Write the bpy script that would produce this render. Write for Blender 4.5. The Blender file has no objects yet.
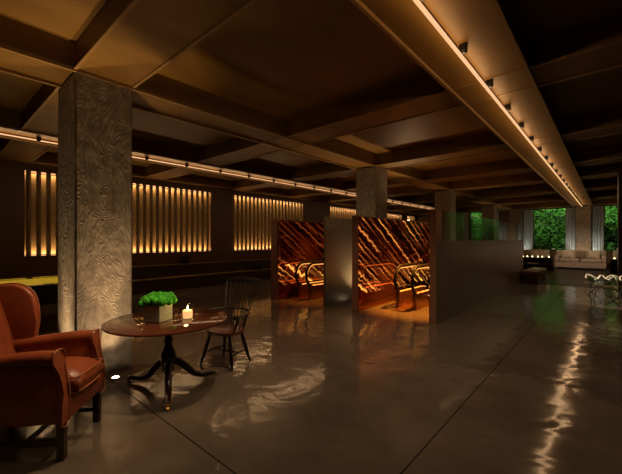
import bpy, bmesh, math, random
from mathutils import Vector, Matrix
random.seed(7)
C = bpy.context.scene.collection
PI = math.pi
H = 1.6                     # camera height
SY, CY = .659, .752         # yaw of the camera to the left of +Y

def cw(lat, d):             # metres right / ahead of the camera -> world X, Y
    return (lat*CY - d*SY, lat*SY + d*CY)

# ------------------------------------------------------------------ materials
def nt(name):
    m = bpy.data.materials.new(name); m.use_nodes = True
    n = m.node_tree.nodes; l = m.node_tree.links
    return m, n, l, n['Principled BSDF']

def mat(name, col, rough=.5, metal=0., var=.25, scale=6., bump=0., bscale=40., spec=.5, coat=0., sub=0., rvar=0.,
        stretch=(1, 1, 1), trans=0., ior=1.45, detail=4.):
    m, n, l, p = nt(name)
    tc = n.new('ShaderNodeTexCoord'); mp = n.new('ShaderNodeMapping'); mp.inputs['Scale'].default_value = stretch
    l.new(tc.outputs['Object'], mp.inputs['Vector'])
    no = n.new('ShaderNodeTexNoise'); no.inputs['Scale'].default_value = scale; no.inputs['Detail'].default_value = detail
    l.new(mp.outputs['Vector'], no.inputs['Vector'])
    rp = n.new('ShaderNodeValToRGB')
    a = [c*(1-var) for c in col]; b = [min(1, c*(1+var)) for c in col]
    rp.color_ramp.elements[0].position = .3; rp.color_ramp.elements[1].position = .7
    rp.color_ramp.elements[0].color = (*a, 1); rp.color_ramp.elements[1].color = (*b, 1)
    l.new(no.outputs['Fac'], rp.inputs['Fac']); l.new(rp.outputs['Color'], p.inputs['Base Color'])
    p.inputs['Roughness'].default_value = rough; p.inputs['Metallic'].default_value = metal
    p.inputs['Specular IOR Level'].default_value = spec; p.inputs['Coat Weight'].default_value = coat
    p.inputs['Coat Roughness'].default_value = .12
    p.inputs['Transmission Weight'].default_value = trans; p.inputs['IOR'].default_value = ior
    if rvar:
        mr = n.new('ShaderNodeMapRange'); mr.inputs['To Min'].default_value = rough-rvar; mr.inputs['To Max'].default_value = rough+rvar
        l.new(no.outputs['Fac'], mr.inputs['Value']); l.new(mr.outputs['Result'], p.inputs['Roughness'])
    if bump:
        n2 = n.new('ShaderNodeTexNoise'); n2.inputs['Scale'].default_value = bscale; n2.inputs['Detail'].default_value = 5
        l.new(mp.outputs['Vector'], n2.inputs['Vector'])
        bp = n.new('ShaderNodeBump'); bp.inputs['Strength'].default_value = bump; bp.inputs['Distance'].default_value = .01
        l.new(n2.outputs['Fac'], bp.inputs['Height']); l.new(bp.outputs['Normal'], p.inputs['Normal'])
    return m

def emit(name, col, s):
    m, n, l, p = nt(name)
    p.inputs['Base Color'].default_value = (*col, 1)
    p.inputs['Emission Color'].default_value = (*col, 1); p.inputs['Emission Strength'].default_value = s
    return m

def glass(name, tint=(1, 1, 1), rough=.0, refl=.0):
    """thin clear pane: fresnel mirror over a transparent sheet (lets light straight through)"""
    m = bpy.data.materials.new(name); m.use_nodes = True
    n = m.node_tree.nodes; l = m.node_tree.links; n.clear()
    o = n.new('ShaderNodeOutputMaterial'); mx = n.new('ShaderNodeMixShader'); t = n.new('ShaderNodeBsdfTransparent')
    g = n.new('ShaderNodeBsdfGlossy'); f = n.new('ShaderNodeFresnel'); f.inputs['IOR'].default_value = 1.5
    ad = n.new('ShaderNodeMath'); ad.operation = 'ADD'; ad.inputs[1].default_value = refl; ad.use_clamp = True
    t.inputs['Color'].default_value = (*tint, 1); g.inputs['Roughness'].default_value = rough
    ge = n.new('ShaderNodeNewGeometry'); iv = n.new('ShaderNodeMath'); iv.operation = 'SUBTRACT'; iv.inputs[0].default_value = 1; l.new(ge.outputs['Backfacing'], iv.inputs[1])
    mu = n.new('ShaderNodeMath'); mu.operation = 'MULTIPLY'; l.new(ad.outputs[0], mu.inputs[0]); l.new(iv.outputs[0], mu.inputs[1])
    l.new(f.outputs[0], ad.inputs[0]); l.new(mu.outputs[0], mx.inputs[0]); l.new(t.outputs[0], mx.inputs[1]); l.new(g.outputs[0], mx.inputs[2])
    l.new(mx.outputs[0], o.inputs['Surface'])
    return m

def cutglass(name):
    m, n, l, p = nt(name)
    o = [x for x in n if x.type == 'OUTPUT_MATERIAL'][0]; mx = n.new('ShaderNodeMixShader'); t = n.new('ShaderNodeBsdfTransparent')
    t.inputs['Color'].default_value = (.85, .9, .8, 1); mx.inputs[0].default_value = .5
    p.inputs['Base Color'].default_value = (.7, .74, .6, 1); p.inputs['Roughness'].default_value = .12; p.inputs['Specular IOR Level'].default_value = 1.
    tc = n.new('ShaderNodeTexCoord'); v = n.new('ShaderNodeTexVoronoi'); v.inputs['Scale'].default_value = 48; l.new(tc.outputs['Object'], v.inputs['Vector'])
    bp = n.new('ShaderNodeBump'); bp.inputs['Strength'].default_value = 1; bp.inputs['Distance'].default_value = .01
    l.new(v.outputs['Distance'], bp.inputs['Height']); l.new(bp.outputs['Normal'], p.inputs['Normal'])
    l.new(t.outputs[0], mx.inputs[1]); l.new(p.outputs[0], mx.inputs[2]); l.new(mx.outputs[0], o.inputs['Surface'])
    return m

def wood_mat(name, c1, c2, rough, scale=1.2, stretch=(1, 1, 1), bump=.1, dist=6., spec=.4):
    m, n, l, p = nt(name)
    tc = n.new('ShaderNodeTexCoord'); mp = n.new('ShaderNodeMapping'); mp.inputs['Scale'].default_value = stretch
    l.new(tc.outputs['Object'], mp.inputs['Vector'])
    w = n.new('ShaderNodeTexNoise'); w.inputs['Scale'].default_value = scale; w.inputs['Detail'].default_value = 8
    w.inputs['Distortion'].default_value = dist*.3; w.inputs['Roughness'].default_value = .6
    l.new(mp.outputs['Vector'], w.inputs['Vector'])
    rp = n.new('ShaderNodeValToRGB'); rp.color_ramp.elements[0].position = .3; rp.color_ramp.elements[1].position = .72
    rp.color_ramp.elements[0].color = (*c1, 1); rp.color_ramp.elements[1].color = (*c2, 1)
    l.new(w.outputs['Fac'], rp.inputs['Fac']); l.new(rp.outputs['Color'], p.inputs['Base Color'])
    p.inputs['Roughness'].default_value = rough; p.inputs['Specular IOR Level'].default_value = spec
    bp = n.new('ShaderNodeBump'); bp.inputs['Strength'].default_value = bump; bp.inputs['Distance'].default_value = .01
    l.new(w.outputs['Fac'], bp.inputs['Height']); l.new(bp.outputs['Normal'], p.inputs['Normal'])
    return m

def floor_mat():
    m, n, l, p = nt('polished_concrete')
    tc = n.new('ShaderNodeTexCoord')
    a = n.new('ShaderNodeTexNoise'); a.inputs['Scale'].default_value = .9; a.inputs['Detail'].default_value = 10; a.inputs['Roughness'].default_value = .62
    b = n.new('ShaderNodeTexNoise'); b.inputs['Scale'].default_value = 1.9; b.inputs['Detail'].default_value = 2.0; b.inputs['Distortion'].default_value = .8
    l.new(tc.outputs['Object'], a.inputs['Vector']); l.new(tc.outputs['Object'], b.inputs['Vector'])
    rp = n.new('ShaderNodeValToRGB')
    rp.color_ramp.elements[0].position = .32; rp.color_ramp.elements[1].position = .7
    rp.color_ramp.elements[0].color = (.07, .053, .038, 1); rp.color_ramp.elements[1].color = (.135, .106, .08, 1)
    l.new(a.outputs['Fac'], rp.inputs['Fac']); l.new(rp.outputs['Color'], p.inputs['Base Color'])
    mr = n.new('ShaderNodeMapRange'); mr.inputs['To Min'].default_value = .06; mr.inputs['To Max'].default_value = .17
    l.new(a.outputs['Fac'], mr.inputs['Value']); l.new(mr.outputs['Result'], p.inputs['Roughness'])
    bp = n.new('ShaderNodeBump'); bp.inputs['Strength'].default_value = 1.0; bp.inputs['Distance'].default_value = .011
    l.new(b.outputs['Fac'], bp.inputs['Height']); l.new(bp.outputs['Normal'], p.inputs['Normal'])
    p.inputs['Specular IOR Level'].default_value = .6
    return m

def column_mat():
    m, n, l, p = nt('grained_concrete')
    tc = n.new('ShaderNodeTexCoord'); mp = n.new('ShaderNodeMapping'); mp.inputs['Scale'].default_value = (1, 1, .33)
    l.new(tc.outputs['Object'], mp.inputs['Vector'])
    b = n.new('ShaderNodeTexNoise'); b.inputs['Scale'].default_value = 3.0; b.inputs['Detail'].default_value = 3.0; b.inputs['Distortion'].default_value = .7
    l.new(mp.outputs['Vector'], b.inputs['Vector'])
    # contour lines of a smooth field = the print of flat-sawn boards
    mu = n.new('ShaderNodeMath'); mu.operation = 'MULTIPLY'; mu.inputs[1].default_value = 190
    si = n.new('ShaderNodeMath'); si.operation = 'SINE'
    l.new(b.outputs['Fac'], mu.inputs[0]); l.new(mu.outputs[0], si.inputs[0])
    v = n.new('ShaderNodeTexNoise'); v.inputs['Scale'].default_value = 9; v.inputs['Detail'].default_value = 5
    l.new(tc.outputs['Object'], v.inputs['Vector'])
    ad = n.new('ShaderNodeMath'); ad.operation = 'MULTIPLY_ADD'; ad.inputs[1].default_value = .30
    l.new(si.outputs[0], ad.inputs[0]); l.new(v.outputs['Fac'], ad.inputs[2])
    vo = n.new('ShaderNodeTexVoronoi'); vo.inputs['Scale'].default_value = 13
    l.new(tc.outputs['Object'], vo.inputs['Vector'])
    pit = n.new('ShaderNodeMapRange'); pit.inputs['From Min'].default_value = .06; pit.inputs['From Max'].default_value = .12
    pit.inputs['To Min'].default_value = -.8; pit.inputs['To Max'].default_value = 0
    l.new(vo.outputs['Distance'], pit.inputs['Value'])
    a2 = n.new('ShaderNodeMath'); a2.operation = 'ADD'; l.new(ad.outputs[0], a2.inputs[0]); l.new(pit.outputs[0], a2.inputs[1])
    bp = n.new('ShaderNodeBump'); bp.inputs['Strength'].default_value = .55; bp.inputs['Distance'].default_value = .009
    l.new(a2.outputs[0], bp.inputs['Height']); l.new(bp.outputs['Normal'], p.inputs['Normal'])
    rp = n.new('ShaderNodeValToRGB'); rp.color_ramp.elements[0].position = .35; rp.color_ramp.elements[1].position = .68
    rp.color_ramp.elements[0].color = (.19, .16, .125, 1); rp.color_ramp.elements[1].color = (.33, .285, .23, 1)
    l.new(v.outputs['Fac'], rp.inputs['Fac']); l.new(rp.outputs['Color'], p.inputs['Base Color'])
    p.inputs['Roughness'].default_value = .75
    return m

def streak_reflection_mat(name, strength=4.0, seed=0., base=(.42, .14, .055), up=.55):
    """dark red-brown polished glass with amber light reflections painted as glowing streaks along the escalator"""
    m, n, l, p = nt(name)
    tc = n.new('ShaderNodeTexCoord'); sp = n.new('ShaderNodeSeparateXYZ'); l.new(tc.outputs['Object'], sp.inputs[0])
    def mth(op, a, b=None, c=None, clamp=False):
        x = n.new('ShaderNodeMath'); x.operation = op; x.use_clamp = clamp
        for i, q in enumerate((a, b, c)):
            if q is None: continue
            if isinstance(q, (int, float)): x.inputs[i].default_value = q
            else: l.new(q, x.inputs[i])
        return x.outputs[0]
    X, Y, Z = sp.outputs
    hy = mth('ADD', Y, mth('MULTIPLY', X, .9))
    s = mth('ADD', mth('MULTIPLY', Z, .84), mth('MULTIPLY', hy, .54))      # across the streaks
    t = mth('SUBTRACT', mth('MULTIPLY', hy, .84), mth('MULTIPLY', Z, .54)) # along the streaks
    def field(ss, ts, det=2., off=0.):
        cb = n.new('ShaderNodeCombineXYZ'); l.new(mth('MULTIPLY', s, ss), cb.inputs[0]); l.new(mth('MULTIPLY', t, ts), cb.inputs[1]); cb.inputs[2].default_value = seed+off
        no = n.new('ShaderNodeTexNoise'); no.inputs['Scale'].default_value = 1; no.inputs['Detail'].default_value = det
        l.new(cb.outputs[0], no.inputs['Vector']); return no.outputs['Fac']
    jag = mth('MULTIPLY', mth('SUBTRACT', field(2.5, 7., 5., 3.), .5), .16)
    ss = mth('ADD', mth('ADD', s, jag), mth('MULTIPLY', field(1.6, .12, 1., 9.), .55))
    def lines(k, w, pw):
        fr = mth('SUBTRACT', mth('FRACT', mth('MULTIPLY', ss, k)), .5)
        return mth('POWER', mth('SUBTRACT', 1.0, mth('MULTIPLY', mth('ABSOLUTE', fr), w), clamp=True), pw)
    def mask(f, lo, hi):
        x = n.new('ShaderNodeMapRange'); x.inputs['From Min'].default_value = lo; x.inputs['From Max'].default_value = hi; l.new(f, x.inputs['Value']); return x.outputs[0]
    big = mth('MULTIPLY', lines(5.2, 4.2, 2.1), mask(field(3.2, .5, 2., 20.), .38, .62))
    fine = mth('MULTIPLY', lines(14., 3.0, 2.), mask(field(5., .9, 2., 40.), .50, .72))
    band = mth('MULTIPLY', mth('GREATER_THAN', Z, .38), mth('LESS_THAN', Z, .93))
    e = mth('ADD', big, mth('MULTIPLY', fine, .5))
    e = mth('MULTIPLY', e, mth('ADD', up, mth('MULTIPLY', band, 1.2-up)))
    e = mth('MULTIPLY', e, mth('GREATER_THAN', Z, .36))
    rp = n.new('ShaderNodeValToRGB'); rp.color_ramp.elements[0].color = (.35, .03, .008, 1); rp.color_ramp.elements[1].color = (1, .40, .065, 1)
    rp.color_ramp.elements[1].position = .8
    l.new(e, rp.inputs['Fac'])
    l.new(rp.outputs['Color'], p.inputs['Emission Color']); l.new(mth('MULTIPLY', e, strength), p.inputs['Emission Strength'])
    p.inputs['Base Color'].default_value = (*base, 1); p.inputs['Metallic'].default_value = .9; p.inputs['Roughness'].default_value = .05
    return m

M = {}
M['floor'] = floor_mat()
M['joint'] = mat('joint_filler', (.012, .009, .007), .9)
M['column'] = column_mat()
M['ceiling'] = wood_mat('ceiling_plywood', (.135, .070, .014), (.25, .135, .029), .5, 1.0, (1, .25, 1), .12)
M['rib'] = wood_mat('ceiling_rib', (.22, .13, .045), (.32, .19, .075), .38, 3, (1, 1, 1), .05)
M['wallwood'] = wood_mat('wall_walnut', (.075, .037, .014), (.12, .062, .026), .5, 1.5, (1, .6, .2), .1)
M['slat'] = wood_mat('slat_walnut', (.15, .092, .036), (.23, .15, .062), .45, 2.5, (1, 1, .15), .1)
M['bench'] = wood_mat('bench_walnut', (.03, .017, .009), (.055, .031, .016), .4, 2, (1, .2, 1), .05)
M['blk'] = mat('black_fabric', (.008, .007, .007), .8)
M['bronze'] = mat('bronze_cladding', (.16, .11, .08), .32, .3, .12, 3, stretch=(1, 1, .2))
M['bronze_end'] = mat('copper_end_cladding', (.27, .125, .08), .42, .15, .1, 3)
M['steel'] = mat('grey_steel', (.22, .20, .16), .36, .85, .12, 5, stretch=(3, 3, .1), bump=.05, bscale=12)
M['streakrefl'] = streak_reflection_mat('painted_reflection_glass', 3.0, 0.)  # emissive streaks paint in the light mirrored by the polished walls
M['streakrefl3'] = streak_reflection_mat('dim_painted_reflection_glass', 2.0, 7., (.42, .12, .05), .22)
M['streakrefl2'] = streak_reflection_mat('lower_painted_reflection_glass', 1.2, 4., (.10, .03, .012))
M['amberstrip'] = emit('amber_light', (1., .42, .085), 1.25)
M['ambersoft'] = emit('amber_light_soft', (1., .6, .3), 1.2)
M['rubber'] = mat('handrail_rubber', (.006, .004, .004), .6, spec=.2)
M['escsteel'] = mat('escalator_steel', (.42, .19, .07), .22, .85)
M['clear'] = glass('clear_glass', (.93, .96, .93))
M['screen'] = glass('screen_glass', (.80, .90, .84), .02, .05)
M['tube'] = emit('warm_tube', (1., .58, .29), .95)
M['tube2'] = emit('warm_tube_wall', (1., .56, .27), 1.1)
M['rail'] = mat('lamp_rail', (.07, .04, .02), .5, .2)
M['clamp'] = mat('black_metal', (.012, .009, .008), .4, .4)
M['leather'] = mat('tan_leather', (.215, .05, .018), .33, 0, .22, 5, .25, 90, .5, rvar=.06)
M['leather_pipe'] = mat('worn_piping', (.26, .085, .035), .4, 0, .15, 12)
M['darkwood'] = mat('dark_mahogany', (.022, .009, .006), .25, 0, .3, 9, stretch=(1, 1, .3), coat=.4)
M['tabletop'] = wood_mat('polished_mahogany', (.045, .013, .007), (.10, .03, .014), .10, 2.2, (1, .25, 1), .02, spec=.7)
M['brass'] = mat('brass', (.55, .36, .13), .3, .9)
M['chairwood'] = mat('dark_stained_wood', (.008, .005, .004), .35, 0, .3, 9, coat=.3)
M['seatwood'] = mat('reddish_seat_wood', (.07, .02, .01), .3, 0, .3, 6, stretch=(1, .2, 1), coat=.3)
M['moss'] = mat('moss', (.06, .36, .025), .9, 0, .55, 45, 1.0, 120, .2)
M['vase'] = cutglass('cut_glass')
M['wax'] = emit('candle_wax', (1., .50, .20), 1.1)
M['flame'] = emit('candle_flame', (1., .80, .40), 5)
M['baize'] = mat('mustard_baize', (.52, .40, .035), .9, 0, .06, 30, .1, 300, .2)
M['tablerail'] = mat('black_lacquer', (.02, .022, .018), .25, 0, .2, 5, coat=.5)
M['uplens'] = emit('lamp_lens', (1., .78, .5), 30)
M['loungefloor'] = wood_mat('dark_oak_floor', (.014, .008, .006), (.03, .018, .012), .35, 2, (1, .12, 1), .05)
M['sofa'] = mat('beige_upholstery', (.40, .30, .21), .85, 0, .1, 14, .3, 120, .3)
M['pillow'] = mat('cream_cushion', (.52, .41, .30), .9, 0, .1, 14, .3, 120, .3)
M['pillow2'] = mat('brown_cushion', (.20, .14, .09), .9, 0, .1, 14, .3, 120, .3)
M['lowwood'] = mat('dark_console_wood', (.05, .024, .014), .35, 0, .2, 6)
M['book'] = mat('cream_paper', (.6, .52, .42), .8)
M['curtain'] = mat('sheer_grey_curtain', (.42, .42, .38), .9, 0, .08, 8)
M['leaf'] = mat('ivy_leaf', (.06, .20, .02), .5, 0, .8, 3.5, detail=6)
M['hedgeback'] = mat('planting_wall', (.006, .02, .005), .95)
M['bench_leather'] = mat('brown_bench_leather', (.085, .035, .022), .4, 0, .15, 8, .2, 80)
M['rightwood'] = mat('dark_red_panel', (.022, .008, .006), .4, 0, .2, 3)

# ------------------------------------------------------------------ mesh helpers
def box(bm, x0, x1, y0, y1, z0, z1, bev=0, seg=2, mi=0, M4=None):
    g = bmesh.ops.create_cube(bm, size=1)
    vs = g['verts']
    for v in vs:
        v.co = Vector(((x0+x1)/2 + v.co.x*(x1-x0), (y0+y1)/2 + v.co.y*(y1-y0), (z0+z1)/2 + v.co.z*(z1-z0)))
        if M4: v.co = M4 @ v.co
    fs = set(f for v in vs for f in v.link_faces)
    for f in fs: f.material_index = mi
    if bev:
        es = list(set(e for v in vs for e in v.link_edges))
        bmesh.ops.bevel(bm, geom=es, offset=bev, segments=seg, profile=.5, affect='EDGES')

def ring(bm, c, t, up, r, n, sq=1.0):
    t = t.normalized(); a = t.cross(up)
    if a.length < 1e-4: a = t.cross(Vector((1, 0, 0)))
    a.normalize(); b = a.cross(t).normalized()
    return [bm.verts.new(c + a*(r*math.cos(2*PI*i/n)) + b*(r*sq*math.sin(2*PI*i/n))) for i in range(n)]

def tube(bm, pts, rad, n=8, up=Vector((0, 0, 1)), closed=False, sq=1.0, caps=True):
    pts = [Vector(p) for p in pts]; N = len(pts)
    rs = rad if isinstance(rad, (list, tuple)) else [rad]*N
    R = []
    for i, p in enumerate(pts):
        if closed: t = pts[(i+1) % N] - pts[i-1]
        else: t = pts[min(i+1, N-1)] - pts[max(i-1, 0)]
        R.append(ring(bm, p, t, up, rs[i], n, sq))
    for i in range(N if closed else N-1):
        A, B = R[i], R[(i+1) % N]
        for k in range(n):
            bm.faces.new((A[k], A[(k+1) % n], B[(k+1) % n], B[k]))
    if caps and not closed:
        bm.faces.new(R[0][::-1]); bm.faces.new(R[-1])

def lathe(bm, prof, n=24, c=(0, 0), cap=True, M4=None):
    R = []
    for r, z in prof:
        R.append([bm.verts.new((c[0]+r*math.cos(2*PI*i/n), c[1]+r*math.sin(2*PI*i/n), z)) for i in range(n)])
    if M4:
        for q in R:
            for v in q: v.co = M4 @ v.co
    for A, B in zip(R[:-1], R[1:]):
        for k in range(n): bm.faces.new((A[k], A[(k+1) % n], B[(k+1) % n], B[k]))
    if cap:
        bm.faces.new(R[0][::-1]); bm.faces.new(R[-1])

def prism(bm, poly, axis, a, b, bev=0, seg=2):
    """poly = 2D outline; axis 'y': (x,z) outline swept from y=a to b; 'z': (x,y) outline; 'x': (y,z) outline"""
    def P(q, t):
        return {'y': (q[0], t, q[1]), 'z': (q[0], q[1], t), 'x': (t, q[0], q[1])}[axis]
    A = [bm.verts.new(P(q, a)) for q in poly]; B = [bm.verts.new(P(q, b)) for q in poly]
    fa = bm.faces.new(A[::-1]); fb = bm.faces.new(B); n = len(poly)
    for k in range(n): bm.faces.new((A[k], A[(k+1) % n], B[(k+1) % n], B[k]))
    if bev:
        es = list(set(fa.edges) | set(fb.edges))
        bmesh.ops.bevel(bm, geom=es, offset=bev, segments=seg, profile=.5, affect='EDGES')

def bz(pts, n=12):
    """smooth curve through the points (Catmull-Rom)"""
    P = [Vector(p) for p in pts]; P = [P[0]*2-P[1]] + P + [P[-1]*2-P[-2]]; out = []
    for i in range(1, len(P)-2):
        for k in range(n):
            t = k/n; a, b, c, d = P[i-1], P[i], P[i+1], P[i+2]
            out.append(.5*((2*b) + (c-a)*t + (2*a-5*b+4*c-d)*t*t + (3*b-a-3*c+d)*t**3))
    out.append(P[-2]); return out

def obj(name, bm, m, parent=None, smooth=False, kind=None, label=None, angle=40):
    bmesh.ops.recalc_face_normals(bm, faces=bm.faces[:])
    me = bpy.data.meshes.new(name); bm.to_mesh(me); bm.free()
    for q in (m if isinstance(m, (list, tuple)) else [m]): me.materials.append(q)
    if smooth:
        me.polygons.foreach_set('use_smooth', [True]*len(me.polygons))
        me.set_sharp_from_angle(angle=math.radians(angle))
    o = bpy.data.objects.new(name, me); C.objects.link(o); o.parent = parent
    if kind: o['kind'] = kind
    if label: o['label'] = label
    return o

def thing(name, label, cat, loc=(0, 0, 0), rz=0, group=None):
    o = bpy.data.objects.new(name, None); o.empty_display_size = .1; C.objects.link(o)
    o.location = loc; o.rotation_euler = (0, 0, rz); tag(o, label, cat, group); return o

def tag(o, label, cat, group=None):
    o['label'] = label; o['category'] = cat; o['kind'] = 'thing'
    if group: o['group'] = group
    return o

def bm_(): return bmesh.new()

def dup(root, loc=None, rz=None, label=None, group=None):
    r = root.copy(); C.objects.link(r)
    if loc is not None: r.location = loc
    if rz is not None: r.rotation_euler = (0, 0, rz)
    if label: r['label'] = label
    if group: r['group'] = group
    for ch in list(root.children):
        c = ch.copy(); C.objects.link(c); c.parent = r
        for g in list(ch.children):
            d = g.copy(); C.objects.link(d); d.parent = c
    return r

def light(kind, name, loc, energy, col, target=None, size=.1, size_y=None, spot=60, blend=.6, spread=None):
    d = bpy.data.lights.new(name, kind); d.energy = energy; d.color = col
    if kind == 'AREA':
        d.size = size
        if size_y: d.shape = 'RECTANGLE'; d.size_y = size_y
        if spread: d.spread = math.radians(spread)
    else: d.shadow_soft_size = size
    if kind == 'SPOT': d.spot_size = math.radians(spot); d.spot_blend = blend
    o = bpy.data.objects.new(name, d); C.objects.link(o); o.location = loc
    if target is not None:
        v = Vector(target) - Vector(loc); o.rotation_euler = v.to_track_quat('-Z', 'Y').to_euler()
    return o

# ------------------------------------------------------------------ camera
cam = bpy.data.cameras.new('camera'); cam.sensor_width = 36; cam.sensor_fit = 'HORIZONTAL'; cam.lens = 36*340/622
cam.shift_y = 3/622; cam.clip_end = 200
co = bpy.data.objects.new('camera', cam); C.objects.link(co); co.location = (0, 0, H)
co.rotation_euler = (PI/2, 0, math.atan2(SY, CY)); bpy.context.scene.camera = co

# ------------------------------------------------------------------ room shell
XL, XR, YB, YF, ZC, ZT = -11.15, 4.6, -4.2, 25.0, 3.55, 3.84
HOLES = [(-4.24, -2.58, 9.3, 12.2), (-6.65, -5.29, 9.3, 12.2)]
def cells(x0, x1, y0, y1, holes):
    xs = sorted({x0, x1, *[min(max(h[0], x0), x1) for h in holes], *[min(max(h[1], x0), x1) for h in holes]})
    ys = sorted({y0, y1, *[min(max(h[2], y0), y1) for h in holes], *[min(max(h[3], y0), y1) for h in holes]})
    for a, b in zip(xs[:-1], xs[1:]):
        for c, d in zip(ys[:-1], ys[1:]):
            mx, my = (a+b)/2, (c+d)/2
            if not any(h[0] < mx < h[1] and h[2] < my < h[3] for h in holes): yield a, b, c, d
bm = bm_(); J = .005
XJ = [XL-.3, -10.4, -7.32, -4.2, -1.07, 2.1, XR]; YJ = [YB, -1.85, 1.41, 4.7, 8.0, 11.2, 14.9]
def quadbox(bm, a, b, c, d, z0, z1, mi):
    box(bm, a, b, c, d, z0, z1, mi=mi)
for i in range(len(XJ)-1):
    for k in range(len(YJ)-1):
        jx1 = 0 if i == len(XJ)-2 else J; jy1 = 0 if k == len(YJ)-2 else J
        for a, b, c, d in cells(XJ[i]+J, XJ[i+1]-jx1, YJ[k]+J, YJ[k+1]-jy1, HOLES): quadbox(bm, a, b, c, d, -.02, 0, 0)
for a, b, c, d in cells(XL-.3, XR, YB, 14.9, HOLES): quadbox(bm, a, b, c, d, -.12, -.012, 1)
obj('floor', bm, [M['floor'], M['joint']], kind='structure')
bm = bm_(); box(bm, XL-.3, XR, 14.9, YF+2.2, -.12, .012); obj('floor_lounge', bm, M['loungefloor'], kind='structure')

# ceiling: slab, flat bands and coffers between them, thin ribs along the bands
XB = [(-11.15, -10.75), (-8.55, -7.75), (-5.17, -4.56), (-1.54, -.69), (2.5, 3.1)]
YBn = [(-2.3, -1.7), (1.137, 1.763), (4.5, 5.12), (7.76, 8.35), (10.75, 11.35), (13.3, 13.9), (16.6, 17.2), (20.4, 21.0), (24.4, 25.0)]
bm = bm_(); box(bm, XL-.3, XR, YB, YF, ZT, ZT+.1); obj('ceiling', bm, M['ceiling'], kind='structure')
bm = bm_()
for a, b in XB: box(bm, a, b, YB, YF, ZC, ZT)
xs = [XL] + [q for ab in XB for q in ab] + [XR]
gaps = [(xs[i], xs[i+1]) for i in range(0, len(xs)-1, 2) if xs[i+1]-xs[i] > .01]
for c, d in YBn:
    for a, b in gaps: box(bm, a, b, c, d, ZC, ZT)
obj('ceiling_beams', bm, M['ceiling'], kind='structure')
bm = bm_(); rw = .017
for a, b in XB[1:]:
    for x in (a, b): box(bm, x-rw, x+rw, YB, YF, ZC-.038, ZC+.002)
for c, d in YBn:
    for y in (c, d):
        for a, b in gaps: box(bm, a+rw, b-rw, y-rw, y+rw, ZC-.018, ZC+.002)
        for a, b in XB[1:]: box(bm, a+rw, b-rw, y-.009, y+.009, ZC-.008, ZC+.002)
obj('ceiling_ribs', bm, M['rib'], kind='structure')

# left wall with slatted niches
PANELS = [(1.70, 7.07), (8.02, 12.15), (14.2, 18.4), (19.0, 22.6), (23.4, 24.8)]
N0, N1 = 1.19, 3.38
bm = bm_()
box(bm, XL-.35, XL, YB, YF, -.1, N0); box(bm, XL-.35, XL, YB, YF, N1, ZT)
ys = [YB] + [q for p in PANELS for q in p] + [YF]
for i in range(0, len(ys), 2): box(bm, XL-.35, XL, ys[i], ys[i+1], N0, N1)
box(bm, XL-.40, XL-.35, YB, YF, -.1, ZT)
obj('wall_left', bm, M['wallwood'], kind='structure')
lab = ['long slatted niche glowing behind the concrete column and the pool table', 'slatted glowing niche ending behind the nearest copper partition end',
       'slatted glowing niche seen just left of the second concrete column', 'slatted glowing niche seen right of the second concrete column',
       'farthest slatted glowing niche of the left wall']
for k, (a, b) in enumerate(PANELS):
    t = thing('slatted_niche_panel', lab[k], 'wall panel', (XL, a, N0), 0, 'glowing slatted niches along the left wall')
    L = b-a; bm = bm_(); n = int(L/.2); s = L/n
    for i in range(n):
        y = (i+.5)*s - .02
        prism(bm, [(-.05, y-.054), (-.03, y-.052), (-.004, y), (-.03, y+.052), (-.05, y+.054)], 'z', 0.001, N1-N0-.001)
    obj('slats', bm, M['slat'], t)
    bm = bm_(); box(bm, -.2, -.185, .002, L-.002, .002, N1-N0-.002); obj('back_board', bm, M['slat'], t)
    for z0 in (.002, N1-N0-.014):
        bm = bm_(); box(bm, -.15, -.09, .01, L-.01, z0, z0+.012); obj('light_strip', bm, M['ambersoft'], t, label='thin warm light strip behind the slats')
    ym = (a+b)/2
    light('AREA', 'niche_light', (XL-.12, ym, N0+.03), 13*L, (1, .63, .31), (XL-.12, ym, 3), .07, L-.04)
    light('AREA', 'niche_light', (XL-.12, ym, N1-.03), 9*L, (1, .63, .31), (XL-.12, ym, 0), .07, L-.04)
for o in C.objects:
    if o.name.startswith('niche_light'):
        # long side along Y
        o.rotation_euler = (0, PI, 0) if o.location.z < 2 else (0, 0, 0)

# tiered bench along the left wall
t = thing('tiered_bench', 'dark wooden two-step bench running along the left wall', 'bench', (XL, 3.2, 0))
bm = bm_(); box(bm, .002, .29, 0, 19.6, 0, .76, .006); obj('upper_tier', bm, M['bench'], t); bm = bm_(); box(bm, .002, .305, -.01, 19.6, .762, .785, .004); obj('upper_highlight_board', bm, M['slat'], t)  # paler top board paints the ledge highlight into the colour
bm = bm_(); box(bm, .292, .60, 0, 19.6, 0, .37, .006); obj('lower_tier', bm, M['bench'], t); bm = bm_(); box(bm, .307, .615, -.01, 19.6, .372, .395, .004); obj('lower_highlight_board', bm, M['slat'], t)  # lower ledge highlight likewise painted by a paler board
def cushion_bm(w, d, h, p=.35):
    bm = bm_(); box(bm, -w/2, w/2, -d/2, d/2, -h/2, h/2)
    bmesh.ops.subdivide_edges(bm, edges=bm.edges[:], cuts=6, use_grid_fill=True)
    for v in bm.verts:
        x, y, z = v.co.x/(w/2), v.co.y/(d/2), v.co.z/(h/2)
        e = (1-abs(x)**3)*(1-abs(z)**3)
        v.co.y *= .35 + .65*math.sqrt(max(e, 0))
        k = 1 - .06*(abs(x*z))**.5*0
    return bm
o = obj('cushion', cushion_bm(.30, .16, .27), M['blk'], smooth=True); tag(o, 'black cushion on the upper step of the wall bench under the slatted niche', 'cushion', 'black cushions on the wall bench')
o.location = (XL+.16, 5.95, .785+.138); o.rotation_euler = (.0, 0, PI/2)
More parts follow.
